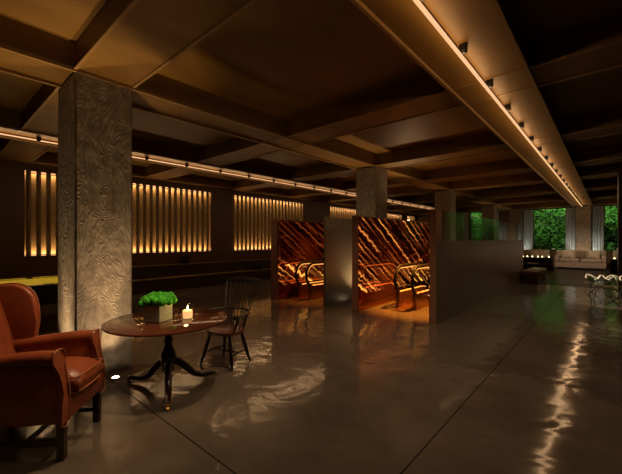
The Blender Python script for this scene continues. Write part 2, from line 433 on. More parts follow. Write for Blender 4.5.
o = obj('cushion', cushion_bm(.42, .15, .27), M['blk'], smooth=True); tag(o, 'black cushion on the lower step of the wall bench near the copper partition', 'cushion', 'black cushions on the wall bench')
o.location = (XL+.46, 8.95, .395+.138); o.rotation_euler = (0, 0, PI/2)

# other walls
bm = bm_(); box(bm, XR, XR+.1, YB, YF, -.1, ZT); obj('wall_right', bm, M['wallwood'], kind='structure')
bm = bm_(); box(bm, XL-.3, XR, YB-.1, YB, -.1, ZT); obj('wall_back', bm, M['wallwood'], kind='structure')

# far wall: openings for windows
WIN = [(-7.25, -5.95), (-3.55, -1.86), (-.2, 1.7), (2.4, 4.2)]
bm = bm_(); xx = [XL-.3] + [q for w in WIN for q in w] + [XR]
box(bm, XL-.3, XR, YF, YF+.25, 0.0, .92)
box(bm, XL-.3, XR, YF, YF+.25, 3.52, ZT)
for i in range(0, len(xx), 2): box(bm, xx[i], xx[i+1], YF, YF+.25, .92, 3.52)
obj('wall_far', bm, M['wallwood'], kind='structure')
for i, (a, b) in enumerate(WIN):
    w = bpy.data.objects.new('window_%d' % (i+1), None); C.objects.link(w); w['kind'] = 'structure'; w.location = (a, YF+.1, .92)
    W, Hh = b-a, 2.60
    bm = bm_()
    for q in ((0, .04, 0, Hh), (W-.04, W, 0, Hh), (.04, W-.04, 0, .04), (.04, W-.04, Hh-.04, Hh)):
        box(bm, q[0], q[1], -.02, .03, q[2], q[3])
    obj('window_frame', bm, M['clamp'], w)
    bm = bm_(); box(bm, .04, W-.04, 0, .008, .04, Hh-.04); obj('window_pane', bm, M['clear'], w)
# planted wall outside
bm = bm_(); box(bm, -9.5, XR, YF+1.7, YF+1.8, -.1, 4.2); o = obj('planted_wall', bm, M['hedgeback']); o['kind'] = 'structure'
bm = bm_()
for i in range(16000):
    x = random.uniform(-9.2, 4.4); z = random.uniform(.1, 4.1)
    bulge = .28*(math.sin(x*2.3+1.1*math.sin(z*3))+math.sin(z*2.9+x))*.5
    y = YF+1.45 - bulge*.8 + random.uniform(-.16, .16)
    s = random.uniform(.05, .11)
    R = Matrix.Rotation(random.uniform(-.9, .9), 4, 'X') @ Matrix.Rotation(random.uniform(-.9, .9), 4, 'Z') @ Matrix.Rotation(random.uniform(0, 6.28), 4, 'Y')
    vs = [bm.verts.new(Vector((x, y, z)) + R @ Vector(q)) for q in ((-s*.25, 0, -s), (s*.5, -s*.1, -s*.1), (0, .02, s), (-s*.6, -s*.1, 0))]
    bm.faces.new(vs)
o = obj('ivy', bm, M['leaf']); o['kind'] = 'stuff'; o['label'] = 'dense green ivy growing on the wall outside the far windows'; o['category'] = 'plant'
light('AREA', 'garden_light', (-2.6, YF+.5, 3.9), 210, (.85, 1, .72), (-2.6, YF+1.5, 1.9), .3, 12).data.size = 12
for o in C.objects:
    if o.name == 'garden_light': o.data.size = 13; o.data.size_y = .2

# ------------------------------------------------------------------ concrete columns
def column(x0, y0, label, w=.62, wy=.62):
    bm = bm_()
    e = .03
    for z0, z1 in ((0, 2.494), (2.5, ZC-.040)): prism(bm, [(.02, 0), (w-.02, 0), (w, .02), (w, wy-.02), (w-.02, wy), (.02, wy), (0, wy-.02), (0, .02)], 'z', z0, z1)
    box(bm, .006, w-.006, .006, wy-.006, 2.4, 2.6)
    o = obj('concrete_column', bm, M['column']); o.location = (x0, y0, 0)
    return tag(o, label, 'column', 'square concrete columns')
COL = [(-5.18, 1.19), (-5.18, 7.76), (-5.18, 13.3), (-5.30, 20.4)]
labs = ['large square concrete column with wood-grain relief behind the round table', 'square concrete column rising behind the middle copper partition end',
        'square concrete column rising behind the near end of the long bronze partition', 'slim concrete column seen above the glass screen of the long partition']
column(-5.32, 1.137, labs[0], .76)
for c, l_ in list(zip(COL, labs))[1:]: column(c[0], c[1], l_)
o = column(-4.70, 24.3, 'concrete column by the far wall beside the leftmost pale curtain', .62)
o = column(-1.42, 24.3, 'concrete column behind the sofa between two green windows', .68)

def uplight(x, y, z, label, e, tx=None, ty=None, spot=100, visible=True, aim=None):
    t = thing('floor_uplight', label, 'light', (x, y, z), 0, 'uplights at the columns')
    bm = bm_(); lathe(bm, [(.05, 0), (.05, .008), (.036, .010)], 20); obj('bezel', bm, M['clamp'], t)
    bm = bm_(); lathe(bm, [(.034, .008), (.034, .0125)], 16); obj('lens', bm, M['uplens'], t, label='glowing warm lens')
    light('SPOT', 'uplight_beam', (x, y, z+.05), e, (1, .66, .34), aim or (x-.06, y, ZC), .03, spot=spot, blend=.9)

uplight(-4.30, 1.47, 0, 'glowing floor uplight between the armchair and the round table', 50, aim=(-4.42, 1.47, 3.2), spot=100)
light('SPOT', 'uplight_beam', (-4.30, 1.47, .05), 190, (1, .64, .31), (-4.36, 1.47, 3.5), .03, spot=46, blend=1.)
light('SPOT', 'uplight_beam', (-4.87, .95, .05), 170, (1, .64, .31), (-4.87, .90, 3.5), .03, spot=46, blend=1.)
uplight(-4.87, .95, 0, 'floor uplight at the left face of the large column behind the armchair', 75, aim=(-4.87, .92, 3.0), spot=100)
uplight(-4.335, 9.2, 2.156, 'small uplight on top of the middle copper partition', 60, aim=(-4.1, 8.9, 3.5), spot=120)
uplight(-4.75, 7.5, 0, 'floor uplight in the niche between the grey steel panel and the middle copper partition', 230, aim=(-5.0, 7.5, 2.6), spot=90)
uplight(-4.2, 13.6, 0, 'floor uplight beside the third column behind the long partition', 110, aim=(-4.5, 13.6, 3.5), spot=80)
uplight(-4.3, 20.7, 0, 'floor uplight beside the fourth column', 150, aim=(-4.62, 20.7, 3.5), spot=80)
uplight(-1.08, 24.05, .012, 'floor uplight behind the sofa at the far column', 110, aim=(-1.08, 24.35, 2.6), spot=90)

# ------------------------------------------------------------------ linear ceiling lamps
def linear_lamp(name_label, x, y0, y1, z, tube_mat, r, first, step=1.0, twin=False):
    t = thing('linear_ceiling_light', name_label, 'light', (x, y0, z), 0)
    bm = bm_(); tube(bm, [(0, 0, 0), (0, y1-y0, 0)], r, 10); obj('light_tube', bm, tube_mat, t, smooth=True)
    if twin:
        bm = bm_(); tube(bm, [(-.16, 0, .055), (-.16, y1-y0, .055)], r*.8, 8); obj('light_tube', bm, tube_mat, t, smooth=True)
    bm = bm_(); box(bm, -.012, .012, 0, y1-y0, r+.004, r+.02); obj('rail', bm, M['rail'], t)
    Lh = (y1-y0)
    for q in range(3):
        yy = y0 + Lh*(q+.5)/3
        a = light('AREA', 'tube_glow', (x, yy, z-r-.004), (1.5 if twin else 1.3)*Lh/3, (1, .60, .30), None, .03, Lh/3)
        a = light('AREA', 'tube_glow', (x, yy, z+r+.022), (.45 if twin else .75)*Lh/3, (1, .60, .28), None, .03, Lh/3); a.rotation_euler = (0, PI, 0)
        for sd in (-1, 1):
            a = light('AREA', 'tube_glow', (x+sd*(r+.004), yy, z), (.7 if twin else 1.0)*Lh/3, (1, .60, .28), None, .03, Lh/3); a.rotation_euler = (0, -sd*PI/2, 0)
    y = first
    while y < y1:
        bm = bm_(); zz = ZC - z
        box(bm, .018, .062, y-y0-.035, y-y0+.035, zz-.075, zz-.003, .006); box(bm, -.01, .03, y-y0-.02, y-y0+.02, r+.022, zz-.002)
        lathe(bm, [(.02, -.02), (.024, .01), (.014, .02)], 12, M4=Matrix.Translation((.042, y-y0, zz-.072)))
        obj('clamp', bm, M['clamp'], t, label='black spotlight clamp')
        y += step
    return t
linear_lamp('long glowing light tube under the wide ceiling band running to the far column', -1.12, -1.0, 24.0, ZC-.10, M['tube'], .017, 1.55)
linear_lamp('long glowing double light tube under the ceiling along the left wall', -8.15, .2, 24.0, ZC-.06, M['tube2'], .011, 1.44, 1.0, True)

# ------------------------------------------------------------------ escalator enclosure
PT = 2.155
t = thing('partition', 'leftmost copper-clad partition end with painted amber reflections in the glass on its right side', 'partition', (-6.92, 6.24, 0), 0, 'partitions around the escalators')
bm = bm_(); box(bm, 0, .255, 0, 4.5, 0, PT, .004); obj('cladding', bm, M['bronze_end'], t)
bm = bm_(); box(bm, .257, .27, .03, 4.48, 0.0, PT-.03); box(bm, .257, .27, 3.06, 5.96, -2.6, -.0); obj('painted_streak_glass', bm, M['streakrefl3'], t, label='dark glass with painted amber light reflections')
t = thing('partition', 'middle copper-clad partition end with painted amber reflections in the glass on its right side', 'partition', (-4.41, 6.45, 0), 0, 'partitions around the escalators')
bm = bm_(); box(bm, 0, .155, 0, 4.3, 0, PT, .004); obj('cladding', bm, M['bronze_end'], t)
bm = bm_(); box(bm, .157, .17, .03, 4.28, 0.0, PT-.03); box(bm, .157, .17, 2.85, 5.75, -2.6, 0); obj('painted_streak_glass', bm, M['streakrefl'], t, label='dark glass with painted amber light reflections')
t = thing('partition', 'grey steel partition panel left of the middle copper partition end', 'partition', (-5.14, 6.32, 0), 0, 'partitions around the escalators')
bm = bm_(); box(bm, 0, .04, 0, 1.42, 0, PT-.0, .003); obj('panel', bm, M['steel'], t)
bm = bm_(); box(bm, -.15, -.06, 1.44, 4.4, 0, PT); box(bm, -.15, -.06, 2.98, 5.87, -2.6, 0); obj('inner_panel', bm, M['streakrefl2'], t, label='dark glass with amber streaks')
# end walls of the shafts
bm = bm_(); box(bm, -6.65, -5.30, 12.21, 12.3, -2.6, 1.1); box(bm, -4.24, -2.62, 12.21, 12.3, -2.6, 1.1)
obj('wall_shaft', bm, M['streakrefl2'], kind='structure')
bm = bm_(); box(bm, -6.9, -2.4, 9.1, 12.4, -2.75, -2.62); obj('floor_shaft', bm, M['joint'], kind='structure')

# long curved partition with glass screen
t = thing('partition', 'long brown metal partition with a curved far end and glass screen on top', 'partition', (-2.58, 6.4, 0), 0)
def curve_path(off, y0=0.0, yend=8.6, R=1.0):
    pts = [(.12-off, y0)]
    n = 10
    pts.append((.12-off, yend))
    for i in range(1, n+1):
        a = PI/2*i/n
        pts.append((.12-R + (R-off)*math.cos(a), yend + (R-off)*math.sin(a)))
    pts.append((-.9-.5, yend+R-off))
    return pts
def strip_wall(bm, o0, o1, z0, z1, y0=0.0):
    A, B = curve_path(o0, y0), curve_path(o1, y0)
    prism(bm, A + B[::-1], 'z', z0, z1)
bm = bm_(); strip_wall(bm, 0, .12, 0, 1.585, .012); obj('panel', bm, M['bronze'], t, smooth=True, angle=30)
bm = bm_(); box(bm, 0, .12, 0, .012, 0, 2.185); box(bm, .01, .11, .012, .30, 1.586, 2.185); obj('end_post', bm, M['bronze_end'], t, label='copper coloured end of the partition')
bm = bm_(); strip_wall(bm, .05, .062, 1.586, 2.185, .301); obj('glass_screen', bm, M['screen'], t, smooth=True, angle=30)
bm = bm_(); box(bm, -.03, -.012, 2.9, 5.75, -2.6, -.0); box(bm, -.03, -.003, .03, 5.75, 0.0, 1.5); obj('painted_streak_glass', bm, M['streakrefl2'], t, label='dark glass with amber streaks')

# ------------------------------------------------------------------ escalators
def escalator(xl, xr, y0, ydown, label):
    t = thing('escalator', label, 'escalator', ((xl+xr)/2, y0, 0), 0, 'escalators between the partitions')
    w = (xr-xl)/2; yd = ydown-y0; sl = math.tan(math.radians(30)); L = 11.9-y0
    def prof(z, ys, y1):            # level then falling line
        pts = [(ys, z), (yd-.25, z), (yd, z-.03), (yd+.3, z-.16)]
        pts.append((y1, z-.16-(y1-yd-.3)*sl)); return pts
    for s in (-1, 1):
        x = s*w
        # handrail: rounded front end
        pts = []
        for i in range(13):
            a = -PI*.62 + (PI*.5+PI*.62)*i/12
            pts.append((x, .33 - .33*math.cos(a) if False else .33-.33*math.cos(a), .655+.33*math.sin(a)))
        # i from lower inlet up over the nose
        for y, z in prof(.985, .5, L)[0:]: pts.append((x, y, z))
        hb = obj('handrail', (lambda b: (tube(b, pts, .036, 8, up=Vector((1, 0, 0))), b)[1])(bm_()), M['rubber'], t, smooth=True)
        # light line under the handrail and at the skirt
        ls = []
        for i in range(9):
            a = PI*.05 + (PI*.5-PI*.05)*i/8
            ls.append((x, .33-.28*math.cos(a), .655+.275*math.sin(a)))
        for y, z in prof(.93, .5, L): ls.append((x, y, z))
        bm = bm_(); tube(bm, ls, .011, 6, up=Vector((1, 0, 0))); obj('light_line', bm, M['amberstrip'], t, label='amber light line under the handrail')
        bm = bm_(); tube(bm, [(x, y, z) for y, z in prof(.375, .25, L)], .012, 6, up=Vector((1, 0, 0))); obj('light_line', bm, M['amberstrip'], t, label='amber light line along the skirting')
        # glass balustrade
        poly = [(.33-.29*math.cos(a_), .655+.28*math.sin(a_)) for a_ in (-.9, -.5, 0)] + [(q[1], q[2]) for q in ls] + [(y, z) for y, z in prof(.37, .2, L)][::-1]
        bm = bm_(); prism(bm, poly, 'x', x-.005, x+.005); obj('glass_balustrade', bm, M['clear'], t)
        # skirt
        poly = [(y, z) for y, z in prof(.365, .12, L)] + [(y, z) for y, z in [(L, .0-.16-(L-yd-.3)*sl-.25), (yd+.3, -.45), (yd, -.3), (yd-.25, 0.001), (.12, .001)]]
        bm = bm_(); prism(bm, poly, 'x', x-.045, x+.045); obj('skirt', bm, M['escsteel'], t)
    # comb plate and steps
    bm = bm_(); box(bm, -w+.046, w-.046, -.25, .9, .002, .016); obj('comb_plate', bm, M['escsteel'], t)
    bm = bm_(); y = .9; z = .014; k = 0
    while y < L-.3:
        box(bm, -w+.046, w-.046, y, y+.39, z-.3 if y > yd-.2 else .001, z)
        y += .40
        if y > yd-.1: z -= .2 if y > yd+.3 else .08
    obj('steps', bm, M['escsteel'], t)
    # small spotlights at the skirt foot
    for yy in (.9, 1.9):
        bm = bm_(); box(bm, w+.046, w+.06, yy, yy+.06, .24, .27); obj('skirt_light', bm, M['uplens'], t, label='small bright light in the skirting')
    return t
escalator(-3.76, -3.34, 7.27, 9.0, 'right escalator between the middle and the long bronze partition')
escalator(-6.42, -6.04, 6.70, 8.6, 'left escalator between the leftmost copper partition and the grey steel panel')
for x0, y0 in ((-3.4, 9.0), (-5.9, 8.6)):
    light('POINT', 'amber_shaft_glow', (x0, y0+2.6, -.8), 60, (1, .36, .07), size=.3)
light('SPOT', 'portal_fill_spot', (-3.1, 8.1, 3.4), 3000, (1, .34, .035), (-3.3, 7.7, 0), .08, spot=48, blend=.6)  # added amber spots without fixtures, gilding the portal floors
light('SPOT', 'portal_fill_spot', (-5.8, 7.6, 3.4), 650, (1, .28, .03), (-6.0, 7.3, 0), .08, spot=48, blend=.6)

# ------------------------------------------------------------------ armchair
ax, ay = cw(-2.145, 2.70)
t = thing('wingback_armchair', 'worn tan leather wingback armchair with dark wooden legs', 'armchair', (ax, ay, 0), math.radians(49))
# local: +x forward, +y away from the camera, z up
FX = .35
bm = bm_(); box(bm, -.38, FX-.02, -.265, .265, .27, .44, .02, 3); obj('seat_frame', bm, M['leather'], t, smooth=True)
bm = bm_(); box(bm, -.30, .36, -.205, .205, .44, .60)
bmesh.ops.subdivide_edges(bm, edges=bm.edges[:], cuts=7, use_grid_fill=True)
for v in bm.verts:
    u, w_ = (v.co.x-.03)/.33, v.co.y/.205
    if v.co.z > .52: v.co.z += .035*(1-u**4)*(1-w_**4) - .04*abs(w_)**6 - .035*max(u, 0)**8
    if u > .95: v.co.x += .025*(1-((v.co.z-.52)/.08)**2)
o = obj('seat_cushion', bm, M['leather'], t, smooth=True, angle=70)
bm = bm_(); P = [(-.28, -.205, .572), (0, -.206, .575), (.335, -.206, .570), (.358, -.195, .568), (.378, -.10, .570), (.382, 0, .572), (.378, .10, .570), (.358, .195, .568), (.335, .206, .570), (0, .206, .575), (-.28, .205, .572)]
tube(bm, bz(P, 3), .006, 6); P = [(q[0], q[1], .456) for q in P]; tube(bm, bz(P, 3), .006, 6)
obj('piping', bm, M['leather_pipe'], o, smooth=True)
# back: reclined, crowned top
bm = bm_(); n = 14
out = []
for i in range(n+1):
    y = -.27+.54*i/n; out.append((y, 1.205 - .05*(abs(y)/.27)**2.5))
poly = [(-.27, .45)] + out + [(.27, .45)]
prism(bm, poly, 'x', -.10, .0, .025, 3)
for v in bm.verts:
    z = v.co.z; front = v.co.x > -.05
    if front: v.co.x += .04*math.sin(min(max((z-.5)/.6, 0), 1)*PI)*(1-(v.co.y/.28)**2)
    v.co.x += -.275 - (z-.5)*.30
obj('backrest', bm, M['leather'], t, smooth=True)
def arm(s):
    # side panel below the arm, roll on top, scroll front
    bm = bm_(); y0, y1 = (s*.225, s*.30)
    prism(bm, [(-.36, .27), (.312, .27), (.312, .48), (.272, .69), (.262, .74), (-.36, .74)], 'y', min(y0, y1), max(y0, y1), .015, 3)
    for v in bm.verts:           # panel narrows downwards and front slopes back to the leg
        v.co.y += s*.02*(v.co.z-.3)
    ob = obj('arm', bm, M['leather'], t, smooth=True)
    bm = bm_()
    pts = bz([(-.40, s*.262, .705), (-.2, s*.267, .722), (.05, s*.275, .745), (.20, s*.285, .750), (.265, s*.29, .745)], 6)
    tube(bm, pts, [.052+.012*(i/len(pts)) for i in range(len(pts))], 18, sq=.88)
    obj('arm_roll', bm, M['leather'], ob, smooth=True)
    # front facing: scroll that drops in an S to the leg
    bm = bm_()
    prof = [(-.01, .81), (.045, .80), (.07, .765), (.068, .72), (.048, .69), (.03, .64), (.02, .58), (.022, .50), (.04, .42), (.045, .27),
            (-.045, .27), (-.045, .42), (-.05, .50), (-.055, .58), (-.06, .66), (-.075, .70), (-.08, .75), (-.055, .795)]
    prism(bm, [(s*.283+s*a, z) for a, z in prof], 'x', .262, .282, .006, 2)
    for v in bm.verts: v.co.x += .045*max(0, min(1, (.72-v.co.z)/.22))
    obj('arm_front', bm, M['leather'], ob, smooth=True)
    bm = bm_(); edge = [(.288+.045*max(0, min(1, (.72-z)/.22)), s*.283+s*a, z) for a, z in prof]
    tube(bm, bz(edge+[edge[0]], 3), .0045, 6, up=Vector((1, 0, 0))); obj('piping', bm, M['leather_pipe'], ob, smooth=True)
    return ob
arm(1); arm(-1)
for s in (1, -1):               # wings
    bm = bm_()
    pl = [(-.40, .70), (-.22, .70), (-.20, .78), (-.185, .90), (-.19, 1.02), (-.215, 1.12), (-.27, 1.19), (-.36, 1.225), (-.50, 1.215), (-.55, 1.18), (-.52, .95)]
    A = [(q[0]+.0, q[1]) for q in pl]
    prism(bm, A, 'y', min(s*.235, s*.295), max(s*.235, s*.295), .022, 3)
    for v in bm.verts: v.co.y += s*.06*max(0, v.co.x+.4)
    wg = obj('wing', bm, M['leather'], t, smooth=True)
    bm = bm_(); tube(bm, bz([(q[0]-.004, s*(.288+.06*max(0, q[0]+.4)), q[1]) for q in A[1:9]], 5), .0065, 6, up=Vector((0, 1, 0))); obj('piping', bm, M['leather_pipe'], wg, smooth=True)
for lx, ly, ln in ((.295, -.262, .305), (.295, .262, .305), (-.36, -.24, .3), (-.36, .24, .3)):
    bm = bm_(); box(bm, lx-.026, lx+.026, ly-.026, ly+.026, 0, ln-.03, .004, 1); obj('leg', bm, M['darkwood'], t)
for s in (-1, 1):
    bm = bm_(); box(bm, -.334, .268, s*.25-.011, s*.25+.011, .10, .135); obj('stretcher', bm, M['darkwood'], t)
bm = bm_(); box(bm, .02, .045, -.238, .238, .105, .135); obj('stretcher', bm, M['darkwood'], t)
bm = bm_(); box(bm, -.372, -.348, -.213, .213, .10, .135); obj('stretcher', bm, M['darkwood'], t)

# ------------------------------------------------------------------ round pedestal table
tx, ty = cw(-1.545, 3.68)
TZ = .745
t = thing('round_pedestal_table', 'round polished mahogany tripod table with dark pedestal', 'table', (tx, ty, 0), math.atan2(.659, .752))
bm = bm_(); lathe(bm, [(.02, TZ-.026), (.60, TZ-.026), (.612, TZ-.022), (.62, TZ-.012), (.618, TZ-.004), (.61, TZ), (.02, TZ)], 72); obj('tabletop', bm, M['tabletop'], t, smooth=True)
bm = bm_(); box(bm, -.13, .13, -.13, .13, TZ-.065, TZ-.027, .006); box(bm, -.5, .5, -.17, -.14, TZ-.052, TZ-.027, .003); box(bm, -.5, .5, .14, .17, TZ-.052, TZ-.027, .003); obj('top_block', bm, M['darkwood'], t)
bm = bm_(); lathe(bm, [(.03, .17), (.055, .18), (.062, .20), (.055, .225), (.06, .25), (.075, .29), (.082, .33), (.075, .38), (.055, .43), (.042, .47), (.038, .50), (.05, .51), (.05, .525), (.038, .54),
                       (.034, .60), (.036, .65), (.055, .668), (.055, .682)], 28); obj('pedestal', bm, M['darkwood'], t, smooth=True)
# feet directions in the table frame (x = camera right, y = away)
for dx, dy in ((.22, -.53), (-.55, .18), (.40, .30)):
    L = math.hypot(dx, dy); ux, uy = dx/L, dy/L
    path = [(.03, .285), (.10, .27), (.18, .20), (.27, .105), (.37, .062), (.46, .058), (.52, .05)]
    pts = bz([(ux*a, uy*a, z) for a, z in path], 5)
    rad = [.045-.022*(i/(len(pts)-1)) for i in range(len(pts))]; rad[-1] = .026
    bm = bm_(); tube(bm, pts, rad, 12, sq=1.0); lg = obj('leg', bm, M['darkwood'], t, smooth=True)
    bm = bm_(); tube(bm, [(ux*.505, uy*.505, .05), (ux*.545, uy*.545, .045)], [.024, .02], 12); obj('brass_cap', bm, M['brass'], lg, smooth=True, label='brass foot cap')
    bm = bm_(); p = Vector((ux*.54, uy*.54, .0185)); a = Vector((-uy, ux, 0))*.011
    tube(bm, [p-a, p+a], .018, 14); obj('caster', bm, M['brass'], lg, smooth=True)

# vase with moss
vx, vy = cw(-1.625, 3.62)
vz = TZ+.001
t = thing('glass_vase', 'square cut-glass vase filled with green moss on the round table', 'vase', (vx, vy, vz), math.radians(25))
bm = bm_(); w = .098
for i, z in enumerate((0, )):
    box(bm, -w, w, -w, w, 0, .012, .003)
    for a, b, c, d in ((-w, -w+.01, -w, w), (w-.01, w, -w, w), (-w+.01, w-.01, -w, -w+.01), (-w+.01, w-.01, w-.01, w)): box(bm, a, b, c, d, .012, .175)
obj('glass', bm, M['vase'], t)
bm = bm_()
for i in range(44):
    a = i*2.4; r = .165*math.sqrt((i+.3)/44); rr = random.uniform(.028, .052)
    g = bmesh.ops.create_icosphere(bm, subdivisions=3, radius=rr)
    c = Vector((r*math.cos(a), r*math.sin(a), .205 + .055*(1-(r/.165)**2) + random.uniform(-.018, .018)))
    for v in g['verts']:
        nrm = v.co.normalized(); v.co = v.co*(1+.12*math.sin(nrm.x*9+i)*math.sin(nrm.y*11)*math.sin(nrm.z*8)+random.uniform(-.05, .05)) + c
box(bm, -w+.014, w-.014, -w+.014, w-.014, .016, .20)
obj('moss', bm, M['moss'], t, smooth=True, angle=180, label='bright green cushion moss')
# candle
kx, ky = cw(-1.335, 3.68)
t = thing('candle', 'lit white candle in a small glass on the round table', 'candle', (kx, ky, TZ+.001), 0)
bm = bm_(); lathe(bm, [(.054, 0), (.058, .004), (.058, .155), (.055, .155), (.053, .012)], 24, cap=False); lathe(bm, [(.053, .0), (.053, .010)], 24); obj('glass', bm, M['clear'], t, smooth=True)
bm = bm_(); lathe(bm, [(.049, .014), (.050, .09), (.042, .096), (.01, .088)], 24); obj('wax', bm, M['wax'], t, smooth=True)
bm = bm_(); lathe(bm, [(.002, .092), (.009, .104), (.010, .114), (.005, .134), (.001, .148)], 12); obj('flame', bm, M['flame'], t, smooth=True)
light('POINT', 'candle_glow', (kx, ky, TZ+.16), 1.6, (1, .55, .2), size=.02)

# ------------------------------------------------------------------ windsor chair
wx, wy = cw(-1.10, 4.44)
# local: +x = chair's right-hand side seen from front..., +y = back of chair
face = math.atan2(.45*SY*-1 + -.9*CY, -.45*CY + .9*SY)      # world heading of the seat front
t = thing('windsor_armchair', 'dark spindle-back wooden armchair behind the round table', 'chair', (wx, wy, 0), face + PI/2)
# front = -y
bm = bm_()
pts = []
for i in range(40):
    a = 2*PI*i/40; x = .235*math.copysign(abs(math.cos(a))**.75, math.cos(a)); y = .20*math.copysign(abs(math.sin(a))**.8, math.sin(a)); x *= 1-.10*(y/.2); pts.append((x, y-.01))
prism(bm, pts, 'z', .405, .442, .010, 2)
for v in bm.verts:
    if v.co.z > .43: v.co.z -= .012*(1-min(1, (v.co.x/.2)**2+(v.co.y/.18)**2))
obj('seat', bm, M['seatwood'], t, smooth=True)
legs = [((-.15, -.13), (-.255, -.20)), ((.15, -.13), (.255, -.20)), ((-.13, .12), (-.22, .20)), ((.13, .12), (.22, .20))]
def lp(l_, z): return Vector((l_[0][0]+(l_[1][0]-l_[0][0])*(1-z/.41), l_[0][1]+(l_[1][1]-l_[0][1])*(1-z/.41), z))
for l_ in legs:
    bm = bm_(); zs = [0, .05, .12, .2, .28, .36, .408]; rs = [.015, .017, .023, .020, .025, .018, .015]
    tube(bm, [lp(l_, z) for z in zs], rs, 10); obj('leg', bm, M['chairwood'], t, smooth=True)
a1, a2 = (lp(legs[0], .17)+lp(legs[2], .17))/2, (lp(legs[1], .17)+lp(legs[3], .17))/2
for p, q in ((lp(legs[0], .16), lp(legs[2], .16)), (lp(legs[1], .16), lp(legs[3], .16)), (a1-Vector((0, 0, .01)), a2-Vector((0, 0, .01)))):
    bm = bm_(); tube(bm, [p, (p+q)/2, q], [.008, .014, .008], 8); obj('stretcher', bm, M['chairwood'], t, smooth=True)
# arm bow
AZ = .665
bow = bz([(-.375, -.33, AZ), (-.325, -.08, AZ), (-.265, .12, AZ), (-.15, .215, AZ), (0, .24, AZ), (.15, .215, AZ), (.265, .12, AZ), (.325, -.08, AZ), (.36, -.27, AZ)], 6)
bm = bm_(); rr = [.028 if (i < 5 or i > len(bow)-6) else .016 for i in range(len(bow))]; tube(bm, bow, rr, 10, sq=.7); obj('arm_bow', bm, M['chairwood'], t, smooth=True)
# back spindles and top rail
TZc = 1.055; back = []
for i in range(9):
    u = (i-4)/4
    a = Vector((u*.155, .155+.025*(1-u*u), .438)); m_ = Vector((u*.205, .245-.035*u*u, AZ)); b = Vector((u*.295, .375-.02*u*u, TZc-.02*u*u))
    back.append((a, m_, b))
    bm = bm_(); tube(bm, bz([a, m_, b], 5), .007, 7); obj('spindle', bm, M['chairwood'], t, smooth=True)
bm = bm_(); tube(bm, bz([tuple(q[2]) for q in back], 3), .020, 10, sq=1.3); obj('top_rail', bm, M['chairwood'], t, smooth=True)
for s in (-1, 1):
    bm = bm_(); tube(bm, [(s*.20, -.10, .438), (s*.24, -.11, .53), (s*.32, -.13, AZ)], [.012, .016, .010], 9); obj('arm_post', bm, M['chairwood'], t, smooth=True)
    for (p, q) in (((.205, -.02), (.30, -.03)), ((.20, .05), (.285, .06)), ((.19, .11), (.25, .14))):
        bm = bm_(); tube(bm, [(s*p[0], p[1], .438), (s*q[0], q[1], AZ)], .0065, 7); obj('short_spindle', bm, M['chairwood'], t, smooth=True)

# ------------------------------------------------------------------ pool table
px_, py_ = -8.5, 1.5
t = thing('pool_table', 'pool table with mustard yellow cloth behind the armchair', 'pool table', (px_, py_, 0), math.radians(0))
TW, TL, TH = 1.9, 2.7, .80
bm = bm_(); box(bm, -TW/2+.05, TW/2-.05, -TL/2+.05, TL/2-.05, TH-.05, TH-.03); obj('cloth', bm, M['baize'], t)
bm = bm_()
for a, b, c, d in ((-TW/2, -TW/2+.11, -TL/2+.11, TL/2-.11), (TW/2-.11, TW/2, -TL/2+.11, TL/2-.11), (-TW/2, TW/2, -TL/2, -TL/2+.11), (-TW/2, TW/2, TL/2-.11, TL/2)):
    box(bm, a, b, c, d, TH-.16, TH, .015, 3)
obj('rail', bm, M['tablerail'], t, smooth=True)
bm = bm_()
for a, b, c, d in ((-TW/2+.11, -TW/2+.16, -TL/2+.2, TL/2-.2), (TW/2-.16, TW/2-.11, -TL/2+.2, TL/2-.2), (-TW/2+.2, TW/2-.2, -TL/2+.11, -TL/2+.16), (-TW/2+.2, TW/2-.2, TL/2-.16, TL/2-.11)):
    box(bm, a, b, c, d, TH-.03, TH-.004, .006, 2)
obj('cushion_rail', bm, M['baize'], t)
for qx in (-1, 1):
    for qy in (-1, 0, 1):
        bm = bm_(); lathe(bm, [(.075, TH-.09), (.078, TH+.004), (.05, TH+.006), (.045, TH-.08)], 18, c=(qx*(TW/2-.10), qy*(TL/2-.10))); obj('pocket', bm, M['blk'], t, smooth=True)
bm = bm_(); box(bm, -TW/2+.07, TW/2-.07, -TL/2+.07, TL/2-.07, TH-.36, TH-.16, .01); obj('body', bm, M['tablerail'], t)
for qx in (-1, 1):
    for qy in (-1, 1):
        bm = bm_(); lathe(bm, [(.05, 0), (.06, .03), (.055, .10), (.08, .30), (.085, TH-.36)], 16, c=(qx*(TW/2-.22), qy*(TL/2-.25))); obj('leg', bm, M['tablerail'], t, smooth=True)

# ------------------------------------------------------------------ lounge
def sofa(x, y, W, rz, label, nseat=2, depth=.95):
    t = thing('sofa', label, 'sofa', (x, y, .012), rz, 'beige sofas under the far windows')
    bm = bm_(); box(bm, -W/2, W/2, 0, depth, .10, .40, .02); obj('base', bm, M['sofa'], t)
    bm = bm_(); box(bm, -W/2+.12, W/2-.12, .05, depth-.05, .0, .099); obj('plinth', bm, M['blk'], t)
    bm = bm_(); box(bm, -W/2, W/2, depth-.22, depth, .401, 1.02, .05, 3); obj('backrest', bm, M['sofa'], t, smooth=True)
    for k in range(nseat):
        a = -W/2+.18 + (W-.36)*k/nseat; b = -W/2+.18+(W-.36)*(k+1)/nseat
        bm = bm_(); box(bm, a+.005, b-.005, -.02, depth-.225, .402, .60, .04, 3); obj('seat_cushion', bm, M['sofa'], t, smooth=True)
    for s in (-1, 1):
        bm = bm_(); box(bm, min(s*W/2, s*(W/2-.17)), max(s*W/2, s*(W/2-.17)), 0, depth-.225, .401, .74, .03, 3); obj('arm', bm, M['sofa'], t, smooth=True)
    return t
